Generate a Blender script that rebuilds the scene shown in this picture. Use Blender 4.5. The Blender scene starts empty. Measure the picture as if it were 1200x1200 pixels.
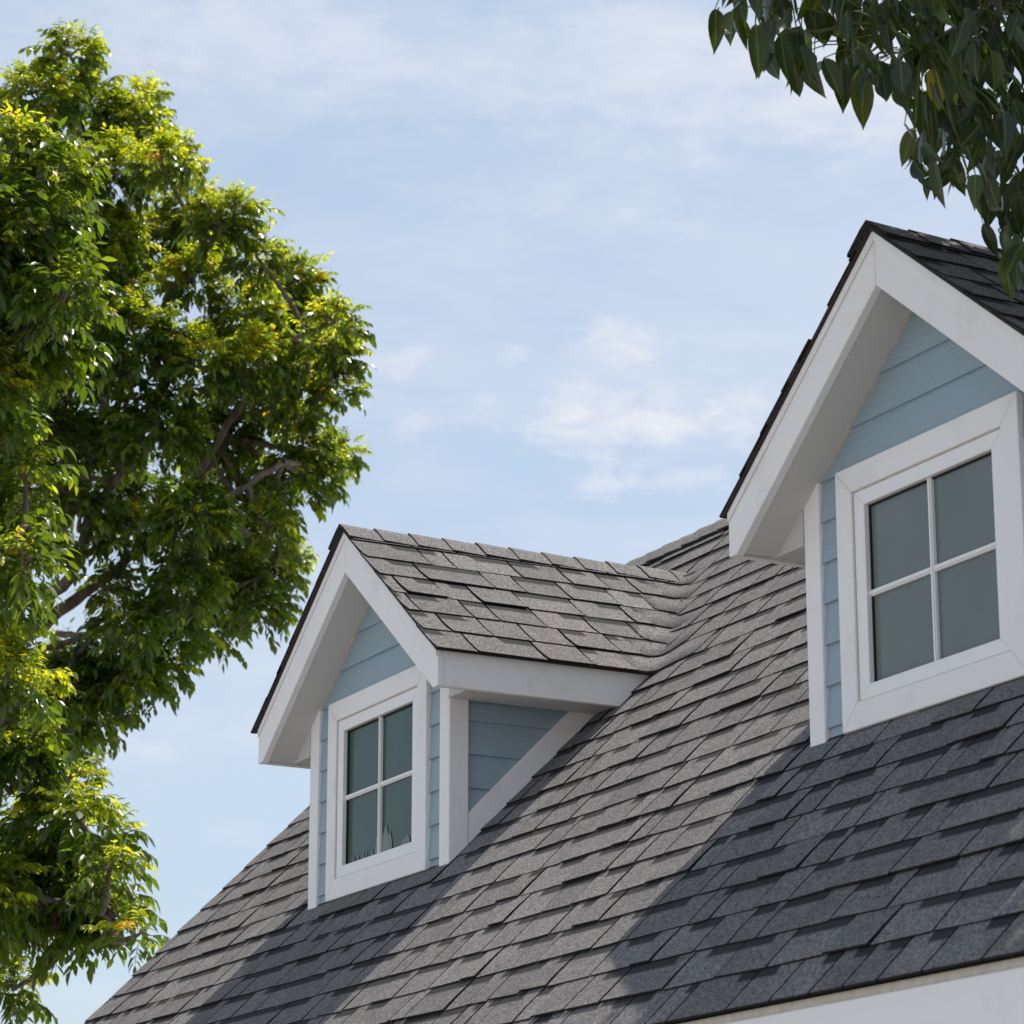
import bpy, math, random
import numpy as np
from mathutils import Vector, Matrix

R = random.Random(7)
NR = np.random.default_rng(7)
SC = bpy.context.scene
COL = SC.collection

# ------------------------------------------------------------------ camera
F_PX = 3530.5                      # focal length in photo pixels (1200 px wide)
YAW, PITCH = 0.4863, 0.2803
EYE = Vector((0.0, 0.0, 1.6))
FWD = Vector((-math.cos(YAW) * math.cos(PITCH), math.sin(YAW) * math.cos(PITCH), math.sin(PITCH)))
RGT = Vector((math.sin(YAW), math.cos(YAW), 0.0))
UPV = RGT.cross(FWD)
cd = bpy.data.cameras.new("camera")
cd.sensor_width = 36.0
cd.lens = F_PX / 1200.0 * 36.0
cd.clip_start, cd.clip_end = 0.1, 2000.0
cd.dof.use_dof = True
cd.dof.focus_distance = 10.2
cd.dof.aperture_fstop = 9.0
cam = bpy.data.objects.new("camera", cd)
COL.objects.link(cam)
cam.matrix_world = Matrix(((RGT.x, UPV.x, -FWD.x, EYE.x), (RGT.y, UPV.y, -FWD.y, EYE.y),
                           (RGT.z, UPV.z, -FWD.z, EYE.z), (0, 0, 0, 1)))
SC.camera = cam


def at(px, py, depth):
    """the place that lies `depth` metres ahead of the lens in the direction of photo pixel (px, py)"""
    return EYE + (FWD + RGT * ((px - 600) / F_PX) - UPV * ((py - 600) / F_PX)) * depth


def to_px(p):
    q = Vector(p) - EYE
    d = q.dot(FWD)
    return 600 + F_PX * q.dot(RGT) / d, 600 - F_PX * q.dot(UPV) / d, d


# ------------------------------------------------------------------ light
TO_SUN = Vector((-0.0866, 0.3288, 0.9404)).normalized()
SUN_EL = math.asin(TO_SUN.z)
SUN_ROT = math.atan2(TO_SUN.x, TO_SUN.y)
sd = bpy.data.lights.new("sun", 'SUN')
sd.energy = 2.95
sd.angle = math.radians(0.6)
sd.color = (1.0, 0.925, 0.83)
sun = bpy.data.objects.new("sun", sd)
COL.objects.link(sun)
sun.rotation_euler = TO_SUN.to_track_quat('Z', 'Y').to_euler()
sun.location = (0, 0, 30)

SC.view_settings.view_transform = 'Standard'
SC.view_settings.look = 'None'
SC.view_settings.gamma = 1.0
SC.view_settings.use_curve_mapping = False
SC.view_settings.exposure = 1.0
SC.render.engine = 'CYCLES'
SC.cycles.use_denoising = True
SC.cycles.max_bounces = 8
SC.cycles.transmission_bounces = 4


class NT:
    """small helper for node trees"""

    def __init__(self, tree):
        self.t = tree
        self.n = tree.nodes
        self.l = tree.links

    def node(self, typ, **kw):
        nd = self.n.new(typ)
        for k, v in kw.items():
            setattr(nd, k, v)
        return nd

    def put(self, sock, v):
        if isinstance(v, bpy.types.NodeSocket):
            self.l.new(v, sock)
        elif isinstance(v, (tuple, list)) and sock.type == 'RGBA' and len(v) == 3:
            sock.default_value = (*v, 1.0)
        else:
            sock.default_value = v

    def math(self, op, a, b=0.0, c=None, clamp=False):
        nd = self.node('ShaderNodeMath', operation=op, use_clamp=clamp)
        self.put(nd.inputs[0], a)
        self.put(nd.inputs[1], b)
        if c is not None:
            self.put(nd.inputs[2], c)
        return nd.outputs[0]

    def vmath(self, op, a, b=(0, 0, 0)):
        nd = self.node('ShaderNodeVectorMath', operation=op)
        self.put(nd.inputs[0], a)
        self.put(nd.inputs[1], b)
        return nd.outputs['Value'] if op in ('DOT_PRODUCT', 'LENGTH') else nd.outputs['Vector']

    def mix(self, fac, a, b, blend='MIX'):
        nd = self.node('ShaderNodeMix', data_type='RGBA', blend_type=blend)
        self.put(nd.inputs[0], fac)
        self.put(nd.inputs[6], a)
        self.put(nd.inputs[7], b)
        return nd.outputs[2]

    def noise(self, vec, scale, detail=3.0, rough=0.5, dist=0.0):
        nd = self.node('ShaderNodeTexNoise')
        if vec is not None:
            self.l.new(vec, nd.inputs['Vector'])
        nd.inputs['Scale'].default_value = scale
        nd.inputs['Detail'].default_value = detail
        nd.inputs['Roughness'].default_value = rough
        nd.inputs['Distortion'].default_value = dist
        return nd.outputs[0]

    def mapping(self, vec, scale=(1, 1, 1), rot=(0, 0, 0), loc=(0, 0, 0)):
        nd = self.node('ShaderNodeMapping')
        self.l.new(vec, nd.inputs[0])
        nd.inputs['Location'].default_value = loc
        nd.inputs['Rotation'].default_value = rot
        nd.inputs['Scale'].default_value = scale
        return nd.outputs[0]

    def ramp(self, fac, lo, hi, smooth=True):
        nd = self.node('ShaderNodeMapRange', interpolation_type='SMOOTHSTEP' if smooth else 'LINEAR')
        self.put(nd.inputs['Value'], fac)
        nd.inputs['From Min'].default_value = lo
        nd.inputs['From Max'].default_value = hi
        return nd.outputs[0]

    def bump(self, height, strength, dist):
        nd = self.node('ShaderNodeBump')
        self.l.new(height, nd.inputs['Height'])
        nd.inputs['Strength'].default_value = strength
        nd.inputs['Distance'].default_value = dist
        return nd.outputs[0]


# ------------------------------------------------------------------ sky
world = bpy.data.worlds.new("World")
SC.world = world
world.use_nodes = True
w = NT(world.node_tree)
w.n.clear()
sky = w.node('ShaderNodeTexSky', sky_type='NISHITA')
sky.sun_disc = False
sky.sun_elevation = SUN_EL
sky.sun_rotation = SUN_ROT
sky.air_density = 1.0
sky.dust_density = 1.6
sky.ozone_density = 1.2
tc = w.node('ShaderNodeTexCoord')
dirv = tc.outputs['Generated']
up0 = Vector((0, 0, 1))


def sky_dir(px, py):
    return (FWD + RGT * ((px - 600) / F_PX) - UPV * ((py - 600) / F_PX)).normalized()


def patch(px, py, sx, sy, noise_sock, thr, soft):
    """a cloud of its own in the sky: an oval round one compass direction, broken up by noise"""
    c = sky_dir(px, py)
    t = Vector((c.y, -c.x, 0)).normalized()
    v = t.cross(c)
    rel = w.vmath('SUBTRACT', dirv, tuple(c))
    a = w.math('ADD', w.math('MULTIPLY', w.vmath('DOT_PRODUCT', rel, tuple(t)), F_PX / sx), w.math('MULTIPLY_ADD', n_warp, 3.0, -1.5))
    b = w.math('ADD', w.math('MULTIPLY', w.vmath('DOT_PRODUCT', rel, tuple(v)), F_PX / sy), w.math('MULTIPLY_ADD', n_warp2, 2.6, -1.3))
    r2 = w.math('ADD', w.math('MULTIPLY', a, a), w.math('MULTIPLY', b, b))
    fall = w.math('EXPONENT', w.math('MULTIPLY', r2, -1.0))
    return w.ramp(w.math('MULTIPLY', noise_sock, fall), thr, thr + soft)


streak = w.mapping(dirv, scale=(1, 1, 3.2), rot=(0.12, 0.0, 0.3))
n_big = w.noise(streak, 3.4, 6.0, 0.55, 0.3)
n_mid = w.noise(w.mapping(dirv, scale=(1, 1, 3.6), rot=(0.06, 0.02, 0), loc=(3.1, 0.4, 0)), 15.0, 7.0, 0.6, 0.5)
n_fine = w.noise(w.mapping(dirv, scale=(1, 1, 2.4), rot=(-0.05, 0.06, 0), loc=(0.3, 1.4, 0)), 44.0, 6.0, 0.62, 0.7)
n_warp = w.noise(w.mapping(dirv, scale=(1, 1, 2.0), loc=(5.0, 1.0, 2.0)), 30.0, 4.0, 0.6)
n_warp2 = w.noise(w.mapping(dirv, scale=(1, 1, 3.0), rot=(0.1, 0.1, 0), loc=(1.0, 7.0, 4.0)), 38.0, 5.0, 0.65)
veil = w.math('MULTIPLY', w.ramp(w.math('ADD', w.math('MULTIPLY', n_big, 0.65), w.math('MULTIPLY', n_mid, 0.35)), 0.36, 0.72), 0.42)
dens = veil
for args, amp in (((700, 495, 185, 50, n_fine, 0.12, 0.50), 0.56), ((742, 400, 84, 38, n_fine, 0.14, 0.50), 0.50), ((740, 470, 170, 110, n_fine, 0.22, 0.5), 0.16),
                  ((715, 565, 110, 24, n_fine, 0.16, 0.42), 0.42), ((462, 415, 70, 30, n_fine, 0.22, 0.4), 0.34),
                  ((602, 420, 36, 22, n_fine, 0.2, 0.36), 0.34), ((140, 880, 90, 24, n_fine, 0.2, 0.4), 0.25),
                  ((880, 470, 90, 60, n_fine, 0.22, 0.5), 0.25),
                  ((250, 30, 520, 95, n_big, 0.06, 0.7), 0.50), ((900, 80, 420, 110, n_big, 0.06, 0.7), 0.55),
                  ((620, 235, 300, 50, n_mid, 0.2, 0.5), 0.22)):
    dens = w.math('ADD', dens, w.math('MULTIPLY', patch(*args), amp))
dens = w.math('MINIMUM', dens, 0.95)
haze_col = (3.75, 4.45, 5.15)
base = w.mix(0.50, sky.outputs[0], haze_col)           # thin high haze lightens the blue all over the sky
skycol = w.mix(dens, base, (5.35, 5.4, 5.75))
bg = w.node('ShaderNodeBackground')
w.l.new(skycol, bg.inputs['Color'])
bg.inputs['Strength'].default_value = 0.080
wo = w.node('ShaderNodeOutputWorld')
w.l.new(bg.outputs[0], wo.inputs['Surface'])


# ------------------------------------------------------------------ materials
def new_mat(name):
    m = bpy.data.materials.new(name)
    m.use_nodes = True
    t = NT(m.node_tree)
    p = t.n['Principled BSDF']
    return m, t, p


def geo_pos(t):
    return t.node('ShaderNodeNewGeometry').outputs['Position']


def mat_shingle():
    m, t, p = new_mat("shingle_granules")
    pos = geo_pos(t)
    at_ = t.node('ShaderNodeAttribute', attribute_name='sp')
    sep = t.node('ShaderNodeSeparateXYZ')
    t.l.new(at_.outputs['Vector'], sep.inputs[0])
    u, v, tone = sep.outputs
    g1 = t.noise(pos, 210.0, 2.0, 0.75)
    g2 = t.noise(pos, 95.0, 2.0, 0.6)
    big = t.noise(pos, 2.3, 4.0, 0.6)
    mid = t.noise(pos, 14.0, 3.0, 0.6)
    g = t.ramp(t.math('ADD', t.math('MULTIPLY', g1, 0.64), t.math('MULTIPLY', g2, 0.36)), 0.39, 0.63, False)
    col = t.mix(g, (0.042, 0.043, 0.045), (0.262, 0.263, 0.268))
    hue = t.mix(t.ramp(t.noise(pos, 210.0, 1.0), 0.45, 0.62), (1.0, 0.99, 0.985), (1.12, 1.0, 0.93))
    col = t.mix(1.0, col, hue, 'MULTIPLY')
    # printed dark shadow band under the course above, on part of each tab
    edge = t.math('ADD', t.math('ABSOLUTE', t.math('ADD', u, t.math('MULTIPLY', t.math('SUBTRACT', v, 0.14), 4.0))),
                  t.math('MULTIPLY', t.math('SUBTRACT', mid, 0.5), 0.3))
    bu = t.math('SUBTRACT', 1.0, t.ramp(edge, 0.90, 1.06))
    bv = t.ramp(t.math('ADD', v, t.math('MULTIPLY', t.math('SUBTRACT', g2, 0.5), 0.014)), 0.100, 0.113)
    band = t.math('MULTIPLY', t.math('MULTIPLY', bu, bv), 0.95)
    col = t.mix(band, col, (0.016, 0.0165, 0.018))
    k = t.math('ADD', 0.78, t.math('ADD', t.math('MULTIPLY', tone, 0.25),
                                   t.math('ADD', t.math('MULTIPLY', t.math('SUBTRACT', big, 0.5), 0.35),
                                          t.math('MULTIPLY', t.math('SUBTRACT', mid, 0.5), 0.45))))
    kk = t.node('ShaderNodeCombineXYZ')
    for i in range(3):
        t.l.new(k, kk.inputs[i])
    col = t.mix(1.0, col, kk.outputs[0], 'MULTIPLY')
    t.l.new(col, p.inputs['Base Color'])
    p.inputs['Roughness'].default_value = 0.9
    p.inputs['Specular IOR Level'].default_value = 0.25
    t.l.new(t.bump(g1, 0.45, 0.0025), p.inputs['Normal'])
    return m


def mat_plain(name, col, rough=0.7, spec=0.3, var=0.15, scale=25.0, bump=0.0):
    m, t, p = new_mat(name)
    pos = geo_pos(t)
    n = t.noise(pos, scale, 4.0, 0.6)
    c = t.mix(n, tuple(x * (1 - var) for x in col), tuple(min(1, x * (1 + var)) for x in col))
    t.l.new(c, p.inputs['Base Color'])
    p.inputs['Roughness'].default_value = rough
    p.inputs['Specular IOR Level'].default_value = spec
    if bump:
        t.l.new(t.bump(n, bump, 0.003), p.inputs['Normal'])
    return m


def mat_board(name, col, dirt, grain_axis, grain=0.35, spec=0.35, dirt_amt=0.35):
    """painted wood: long grain along one axis in relief, small specks and smudges of dirt"""
    m, t, p = new_mat(name)
    obj = t.node('ShaderNodeTexCoord').outputs['Object']
    info = t.node('ShaderNodeObjectInfo').outputs['Random']
    off = t.node('ShaderNodeCombineXYZ')
    for i in range(3):
        t.l.new(t.math('MULTIPLY', info, 37.0 + 11 * i), off.inputs[i])
    vec = t.vmath('ADD', obj, off.outputs[0])
    sc = [1.0, 1.0, 1.0]
    sc[grain_axis] = 0.10
    st = t.mapping(vec, scale=tuple(sc))
    g = t.noise(st, 70.0, 4.0, 0.6, 0.8)
    rings = t.node('ShaderNodeTexWave', wave_type='BANDS', bands_direction='Z' if grain_axis != 2 else 'X')
    t.l.new(t.mapping(vec, scale=tuple(0.16 if i == grain_axis else 1.0 for i in range(3))), rings.inputs[0])
    rings.inputs['Scale'].default_value = 13.0
    rings.inputs['Distortion'].default_value = 16.0
    rings.inputs['Detail'].default_value = 2.0
    rings.inputs['Detail Scale'].default_value = 0.9
    h = t.math('ADD', t.math('MULTIPLY', g, 0.5), t.math('MULTIPLY', rings.outputs['Fac'], 0.5))
    smudge = t.noise(vec, 5.0, 5.0, 0.65)
    speck = t.noise(vec, 60.0, 2.0, 0.5)
    d = t.math('MULTIPLY', t.ramp(smudge, 0.50, 0.80), dirt_amt)
    d = t.math('ADD', d, t.math('MULTIPLY', t.ramp(speck, 0.72, 0.80), 0.35))
    c = t.mix(t.math('MULTIPLY', t.math('SUBTRACT', h, 0.5), 0.18 * grain / 0.35, clamp=True), col, tuple(x * 0.80 for x in col))
    c = t.mix(t.math('MINIMUM', d, 0.8), c, dirt)
    t.l.new(c, p.inputs['Base Color'])
    t.l.new(t.math('ADD', 0.45, t.math('MULTIPLY', g, 0.25)), p.inputs['Roughness'])
    p.inputs['Specular IOR Level'].default_value = spec
    t.l.new(t.bump(h, grain, 0.004), p.inputs['Normal'])
    return m


def mat_pane(name, col, dusty, dust_amt):
    m, t, p = new_mat(name)
    pos = geo_pos(t)
    n = t.noise(t.mapping(pos, scale=(1, 1, 0.7)), 5.0, 4.0, 0.6)
    n2 = t.noise(pos, 60.0, 3.0, 0.6)
    fac = t.math('ADD', t.math('MULTIPLY', t.ramp(n, 0.35, 0.75), dust_amt), t.math('MULTIPLY', n2, 0.06))
    c = t.mix(fac, col, dusty)
    t.l.new(c, p.inputs['Base Color'])
    t.l.new(t.math('ADD', 0.06, t.math('MULTIPLY', n, 0.16)), p.inputs['Roughness'])
    p.inputs['Specular IOR Level'].default_value = 0.4
    p.inputs['IOR'].default_value = 1.45
    return m


def mat_leaf(name, dark, mid, young, orange, trans=0.42, gloss=0.34, spec=0.5):
    m, t, p = new_mat(name)
    at_ = t.node('ShaderNodeAttribute', attribute_name='leaf')
    sep = t.node('ShaderNodeSeparateXYZ')
    t.l.new(at_.outputs['Vector'], sep.inputs[0])
    tone, across, along = sep.outputs
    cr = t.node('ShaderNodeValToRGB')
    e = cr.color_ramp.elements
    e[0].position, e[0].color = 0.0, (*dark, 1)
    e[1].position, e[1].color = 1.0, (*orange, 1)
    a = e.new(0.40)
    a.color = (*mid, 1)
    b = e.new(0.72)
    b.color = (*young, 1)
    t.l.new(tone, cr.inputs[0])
    rib = t.math('SUBTRACT', 1.0, t.ramp(t.math('ABSOLUTE', across), 0.03, 0.11))
    side = t.node('ShaderNodeTexWave', wave_type='BANDS', bands_direction='X')
    vv = t.node('ShaderNodeCombineXYZ')
    t.l.new(t.math('SUBTRACT', along, t.math('MULTIPLY', t.math('ABSOLUTE', across), 0.10)), vv.inputs[0])
    t.l.new(vv.outputs[0], side.inputs[0])
    side.inputs['Scale'].default_value = 4.2
    veins = t.math('MULTIPLY', t.ramp(side.outputs['Fac'], 0.80, 0.97), 0.10)
    c = t.mix(t.math('MAXIMUM', t.math('MULTIPLY', rib, 0.5), veins), cr.outputs[0],
              t.mix(0.5, cr.outputs[0], (0.30, 0.36, 0.10)))
    t.l.new(c, p.inputs['Base Color'])
    p.inputs['Roughness'].default_value = gloss
    p.inputs['Specular IOR Level'].default_value = spec
    tr = t.node('ShaderNodeBsdfTranslucent')
    t.l.new(t.mix(1.0, t.mix(0.22, c, (0.29, 0.40, 0.02)), (1.6, 1.6, 0.6), 'MULTIPLY'), tr.inputs['Color'])
    mx = t.node('ShaderNodeMixShader')
    t.l.new(t.math('ADD', trans, t.math('MULTIPLY', t.ramp(tone, 0.35, 0.8), 0.22)), mx.inputs[0])
    t.l.new(p.outputs[0], mx.inputs[1])
    t.l.new(tr.outputs[0], mx.inputs[2])
    t.l.new(mx.outputs[0], t.n['Material Output'].inputs['Surface'])
    return m


def mat_bark():
    m, t, p = new_mat("bark")
    pos = geo_pos(t)
    n = t.noise(t.mapping(pos, scale=(1, 1, 0.3)), 26.0, 6.0, 0.65)
    c = t.mix(t.ramp(n, 0.3, 0.75), (0.075, 0.052, 0.04), (0.25, 0.19, 0.155))
    t.l.new(c, p.inputs['Base Color'])
    p.inputs['Roughness'].default_value = 0.85
    t.l.new(t.bump(n, 0.7, 0.02), p.inputs['Normal'])
    return m


def mat_ground():
    m, t, p = new_mat("pale_paving")
    pos = geo_pos(t)
    n = t.noise(pos, 0.6, 6.0, 0.6)
    n2 = t.noise(pos, 30.0, 3.0, 0.6)
    c = t.mix(n, (0.25, 0.245, 0.235), (0.35, 0.345, 0.33))
    c = t.mix(t.math('MULTIPLY', n2, 0.3), c, (0.24, 0.23, 0.21))
    t.l.new(c, p.inputs['Base Color'])
    p.inputs['Roughness'].default_value = 0.9
    return m


M_SH = mat_shingle()
M_EDGE = mat_plain("asphalt_edge", (0.020, 0.017, 0.016), 0.85, 0.2, 0.4, 60)
M_DECK = mat_plain("roof_felt", (0.012, 0.011, 0.011), 0.95, 0.1, 0.3, 30)
M_DRIP = mat_plain("dark_brown_edge", (0.050, 0.036, 0.031), 0.8, 0.25, 0.3, 40, 0.3)
WHITE = (0.81, 0.785, 0.77)
DIRT = (0.52, 0.46, 0.40)
M_WX = mat_board("white_paint_grain_x", WHITE, DIRT, 0, 0.12, dirt_amt=0.36)
M_WY = mat_board("white_paint_grain_y", WHITE, DIRT, 1, 0.16, dirt_amt=0.40)
M_WZ = mat_board("white_paint_grain_z", WHITE, DIRT, 2, 0.11, dirt_amt=0.36)
M_BLUEX = mat_board("blue_siding_grain_x", (0.285, 0.372, 0.425), (0.31, 0.37, 0.40), 0, 0.34, dirt_amt=0.3)
M_BLUEY = mat_board("blue_siding_grain_y", (0.285, 0.372, 0.425), (0.31, 0.37, 0.40), 1, 0.34, dirt_amt=0.3)
M_SOF = mat_board("soffit_paint", (0.56, 0.54, 0.52), (0.40, 0.34, 0.28), 1, 0.14, dirt_amt=0.3)
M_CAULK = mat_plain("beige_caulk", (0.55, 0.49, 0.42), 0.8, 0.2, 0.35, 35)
M_PVC = mat_plain("white_window_frame", (0.81, 0.79, 0.78), 0.4, 0.4, 0.05, 12)
M_BLACK = mat_plain("black_gasket", (0.012, 0.012, 0.013), 0.6, 0.3, 0.2, 30)
M_PANE_G = mat_pane("dark_green_pane", (0.030, 0.066, 0.048), (0.048, 0.088, 0.068), 0.5)
M_PANE_B = mat_pane("dusty_grey_pane", (0.135, 0.163, 0.160), (0.172, 0.196, 0.190), 0.6)
M_SHARD = mat_plain("pale_shard", (0.20, 0.24, 0.225), 0.7, 0.3, 0.3, 40)
M_LEAF = mat_leaf("tree_leaf", (0.016, 0.034, 0.008), (0.052, 0.100, 0.014), (0.41, 0.43, 0.030), (0.62, 0.30, 0.02), 0.50, 0.29)
M_LEAF2 = mat_leaf("branch_leaf", (0.008, 0.015, 0.008), (0.017, 0.032, 0.009), (0.065, 0.085, 0.012), (0.32, 0.24, 0.03), 0.20, 0.27, 0.45)
M_BARK = mat_bark()
M_GROUND = mat_ground()


# ------------------------------------------------------------------ mesh helpers
WORLD = {}


def put(ob, parent=None, origin=(0, 0, 0)):
    COL.objects.link(ob)
    o = Vector(origin)
    if parent is not None:
        ob.parent = parent
        ob.location = o - WORLD[parent.name]
    else:
        ob.location = o
    WORLD[ob.name] = o
    return ob


def empty(name, loc, parent=None):
    o = bpy.data.objects.new(name, None)
    o.empty_display_size = 0.2
    return put(o, parent, loc)


class MB:
    def __init__(self):
        self.v, self.f, self.mi = [], [], []

    def face(self, pts, mi=0):
        b = len(self.v)
        self.v += [Vector(p) for p in pts]
        self.f.append(tuple(range(b, b + len(pts))))
        self.mi.append(mi)

    def solid(self, ring0, ring1, mi=0):
        """closed prism between two matching outlines"""
        b = len(self.v)
        n = len(ring0)
        self.v += [Vector(p) for p in ring0] + [Vector(p) for p in ring1]
        self.f.append(tuple(range(b + n - 1, b - 1, -1)))
        self.f.append(tuple(range(b + n, b + 2 * n)))
        for i in range(n):
            j = (i + 1) % n
            self.f.append((b + i, b + j, b + n + j, b + n + i))
        self.mi += [mi] * (n + 2)

    def box(self, lo, hi, mi=0):
        (a, b, c), (d, e, f) = lo, hi
        self.solid([(a, b, c), (d, b, c), (d, e, c), (a, e, c)], [(a, b, f), (d, b, f), (d, e, f), (a, e, f)], mi)

    def tube(self, pts, rads, n=8, mi=0):
        pts = [Vector(p) for p in pts]
        rings = []
        ref = Vector((0.3, 0.2, 0.93))
        for i, p in enumerate(pts):
            d = (pts[min(i + 1, len(pts) - 1)] - pts[max(i - 1, 0)]).normalized()
            a = d.cross(ref)
            a = a.normalized() if a.length > 1e-4 else Vector((1, 0, 0))
            c = d.cross(a)
            b0 = len(self.v)
            for k in range(n):
                th = 2 * math.pi * k / n
                self.v.append(p + (a * math.cos(th) + c * math.sin(th)) * rads[i])
            rings.append(b0)
        for r0, r1 in zip(rings, rings[1:]):
            for k in range(n):
                j = (k + 1) % n
                self.f.append((r0 + k, r0 + j, r1 + j, r1 + k))
                self.mi.append(mi)
        self.f.append(tuple(rings[-1] + k for k in range(n)))
        self.mi.append(mi)

    def build(self, name, mats, parent=None, origin=None, bevel=0.0, smooth=False, fix=True):
        o = Vector(origin) if origin is not None else (WORLD[parent.name] if parent is not None else Vector())
        me = bpy.data.meshes.new(name)
        me.from_pydata([tuple(p - o) for p in self.v], [], self.f)
        for m in mats if isinstance(mats, (list, tuple)) else [mats]:
            me.materials.append(m)
        me.polygons.foreach_set('material_index', self.mi)
        if smooth:
            me.polygons.foreach_set('use_smooth', [True] * len(me.polygons))
        me.update()
        if fix:
            import bmesh
            bm = bmesh.new()
            bm.from_mesh(me)
            bmesh.ops.recalc_face_normals(bm, faces=bm.faces)
            bm.to_mesh(me)
            bm.free()
        ob = bpy.data.objects.new(name, me)
        if bevel:
            bv = ob.modifiers.new("bevel", 'BEVEL')
            bv.width = bevel
            bv.segments = 2
            bv.limit_method = 'ANGLE'
            bv.angle_limit = math.radians(40)
        return put(ob, parent, o)


def tag(o, label=None, cat=None, group=None, kind=None):
    for k, v in (('label', label), ('category', cat), ('group', group), ('kind', kind)):
        if v:
            o[k] = v
    return o


def clip(poly, a, b, c):
    """keep the part of a 2-D outline where a*x + b*y <= c"""
    out = []
    n = len(poly)
    for i in range(n):
        p, q = poly[i], poly[(i + 1) % n]
        dp, dq = a * p[0] + b * p[1] - c, a * q[0] + b * q[1] - c
        if dp <= 0:
            out.append(p)
        if dp * dq < 0:
            s = dp / (dp - dq)
            out.append((p[0] + (q[0] - p[0]) * s, p[1] + (q[1] - p[1]) * s))
    return out


# ------------------------------------------------------------------ house sizes (metres)
LX, LY, LZ = -9.885, 4.654, 3.324          # bottom middle of the left dormer's window casing
DX = 3.4715                                # from one dormer to the next
WC, CH = 0.4244, 0.757                     # window casing half width, height
GW, GZ0, GZ1 = 0.300, 0.1235, 0.6295       # glass
YB = 0.133                                 # gable overhang
XB, ZA, ZE = 0.7837, 1.3255, 0.7091        # eave half width, peak, eave height of the dormer roof
MS = (ZA - ZE) / XB
XT = 0.598                                 # dormer half width
RZ = -0.012                                # main roof passes z = RZ + y in dormer coordinates (45 degrees)
EY, RY = -0.867, 1.664                     # eave and ridge of the main roof
FASC = 0.131
EXPO = 0.143
EXPD = 0.151                                # course on the dormer roofs
X0, X1 = LX - 2.25, LX + DX + 2.25
Q = math.sqrt(0.5)

ground = MB()
ground.face([(-900, -900, 0), (900, -900, 0), (900, 900, 0), (-900, 900, 0)])
tag(ground.build("ground", M_GROUND, fix=False), kind='structure')

house = empty("house", ((X0 + X1) / 2, LY + RY, 0))
tag(house, "blue house with dark grey shingled roof, white trim and two gabled dormers", "house")

# walls below the roof (they stand just under the picture)
mb = MB()
zE = LZ + RZ + EY
gab = [(LY + EY + 0.30, 0), (LY + 2 * RY - EY - 0.30, 0), (LY + 2 * RY - EY - 0.30, zE + 0.20), (LY + RY, LZ + RZ + RY - 0.10), (LY + EY + 0.30, zE + 0.20)]
mb.solid([(X0 + 0.2, y, z) for y, z in gab], [(X1 - 0.2, y, z) for y, z in gab])
wall = mb.build("wall", M_BLUEX, house)

mb = MB()
nrm = Vector((0, -Q, Q))
for sgn in (1, -1):
    pts = []
    for y in (EY, RY):
        yy = LY + y if sgn > 0 else LY + 2 * RY - y
        pts.append((yy, LZ + RZ + y - 0.012))
    (ya, za), (yb, zb) = pts
    mb.solid([(X0, ya, za), (X0, yb, zb), (X0, yb, zb - 0.004), (X0, ya, za - 0.004)],
             [(X1, ya, za), (X1, yb, zb), (X1, yb, zb - 0.004), (X1, ya, za - 0.004)])
roof = mb.build("roof", M_DECK, house)

for sgn, y in ((1, LY + EY), (-1, LY + 2 * RY - EY)):
    mb = MB()
    y0, y1 = sorted((y + sgn * 0.008, y + sgn * 0.045))
    mb.box((X0 + 0.03, y0, zE - 0.40), (X1 - 0.03, y1, zE - 0.037))
    fb = mb.build("fascia_board", M_WX, house, ((X0 + X1) / 2, y, zE), bevel=0.003)
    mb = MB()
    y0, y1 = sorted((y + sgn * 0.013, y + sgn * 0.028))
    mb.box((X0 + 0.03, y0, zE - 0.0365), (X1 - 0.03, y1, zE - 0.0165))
    mb.build("eave_strip", M_CAULK if sgn > 0 else M_WX, house, ((X0 + X1) / 2, y, zE))  # narrow strip above the fascia, beige along the front eave
    mb = MB()
    y0, y1 = sorted((y + sgn * 0.0505, y + sgn * 0.31))
    mb.box((X0 + 0.03, y0, zE - 0.396), (X1 - 0.03, y1, zE - 0.38))
    mb.build("soffit_board", M_SOF, house, ((X0 + X1) / 2, y, zE))
for xe in (X0 + 0.012, X1 - 0.037):
    for sgn in (1, -1):
        f = (lambda y: LY + y) if sgn > 0 else (lambda y: LY + 2 * RY - y)
        poly = [(f(EY + 0.06), LZ + RZ + EY + 0.06 - 0.066), (f(RY), LZ + RZ + RY - 0.066), (f(RY), LZ + RZ + RY - 0.23), (f(EY + 0.06), LZ + RZ + EY + 0.06 - 0.23)]
        mb = MB()
        mb.solid([(xe, y, z) for y, z in poly], [(xe + 0.025, y, z) for y, z in poly])
        mb.build("barge_board", M_WY, house, bevel=0.003)


# ------------------------------------------------------------------ shingles
LV = 0.187                                  # length of a tab, the top of it under the next course
VS = (0.0, 0.025, 0.07, LV)
SV = (0.010, 0.0045, 0.0, 0.0)              # the cut between two tabs bends a little near the butt
rs = random.Random(11)
WIDTHS = (0.105, 0.135, 0.165, 0.19, 0.215, 0.24, 0.275, 0.32)


def tab_rows(wd, h, rag, lv=LV, bend=1.0):
    """outline rows of a tab: left and right points at each height"""
    rows = []
    for v, s in zip(VS[:-1] + (lv,), SV):
        k = h * (1 - v / LV) + 0.0012
        s *= bend
        rows.append([(0.0042 + s, v, k), (wd - 0.0044 + s, v, k)])
    rows[0][0] = (rows[0][0][0], rag[0], rows[0][0][2] + rag[2])
    rows[0][1] = (rows[0][1][0], rag[1], rows[0][1][2] + rag[3])
    return rows


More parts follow.
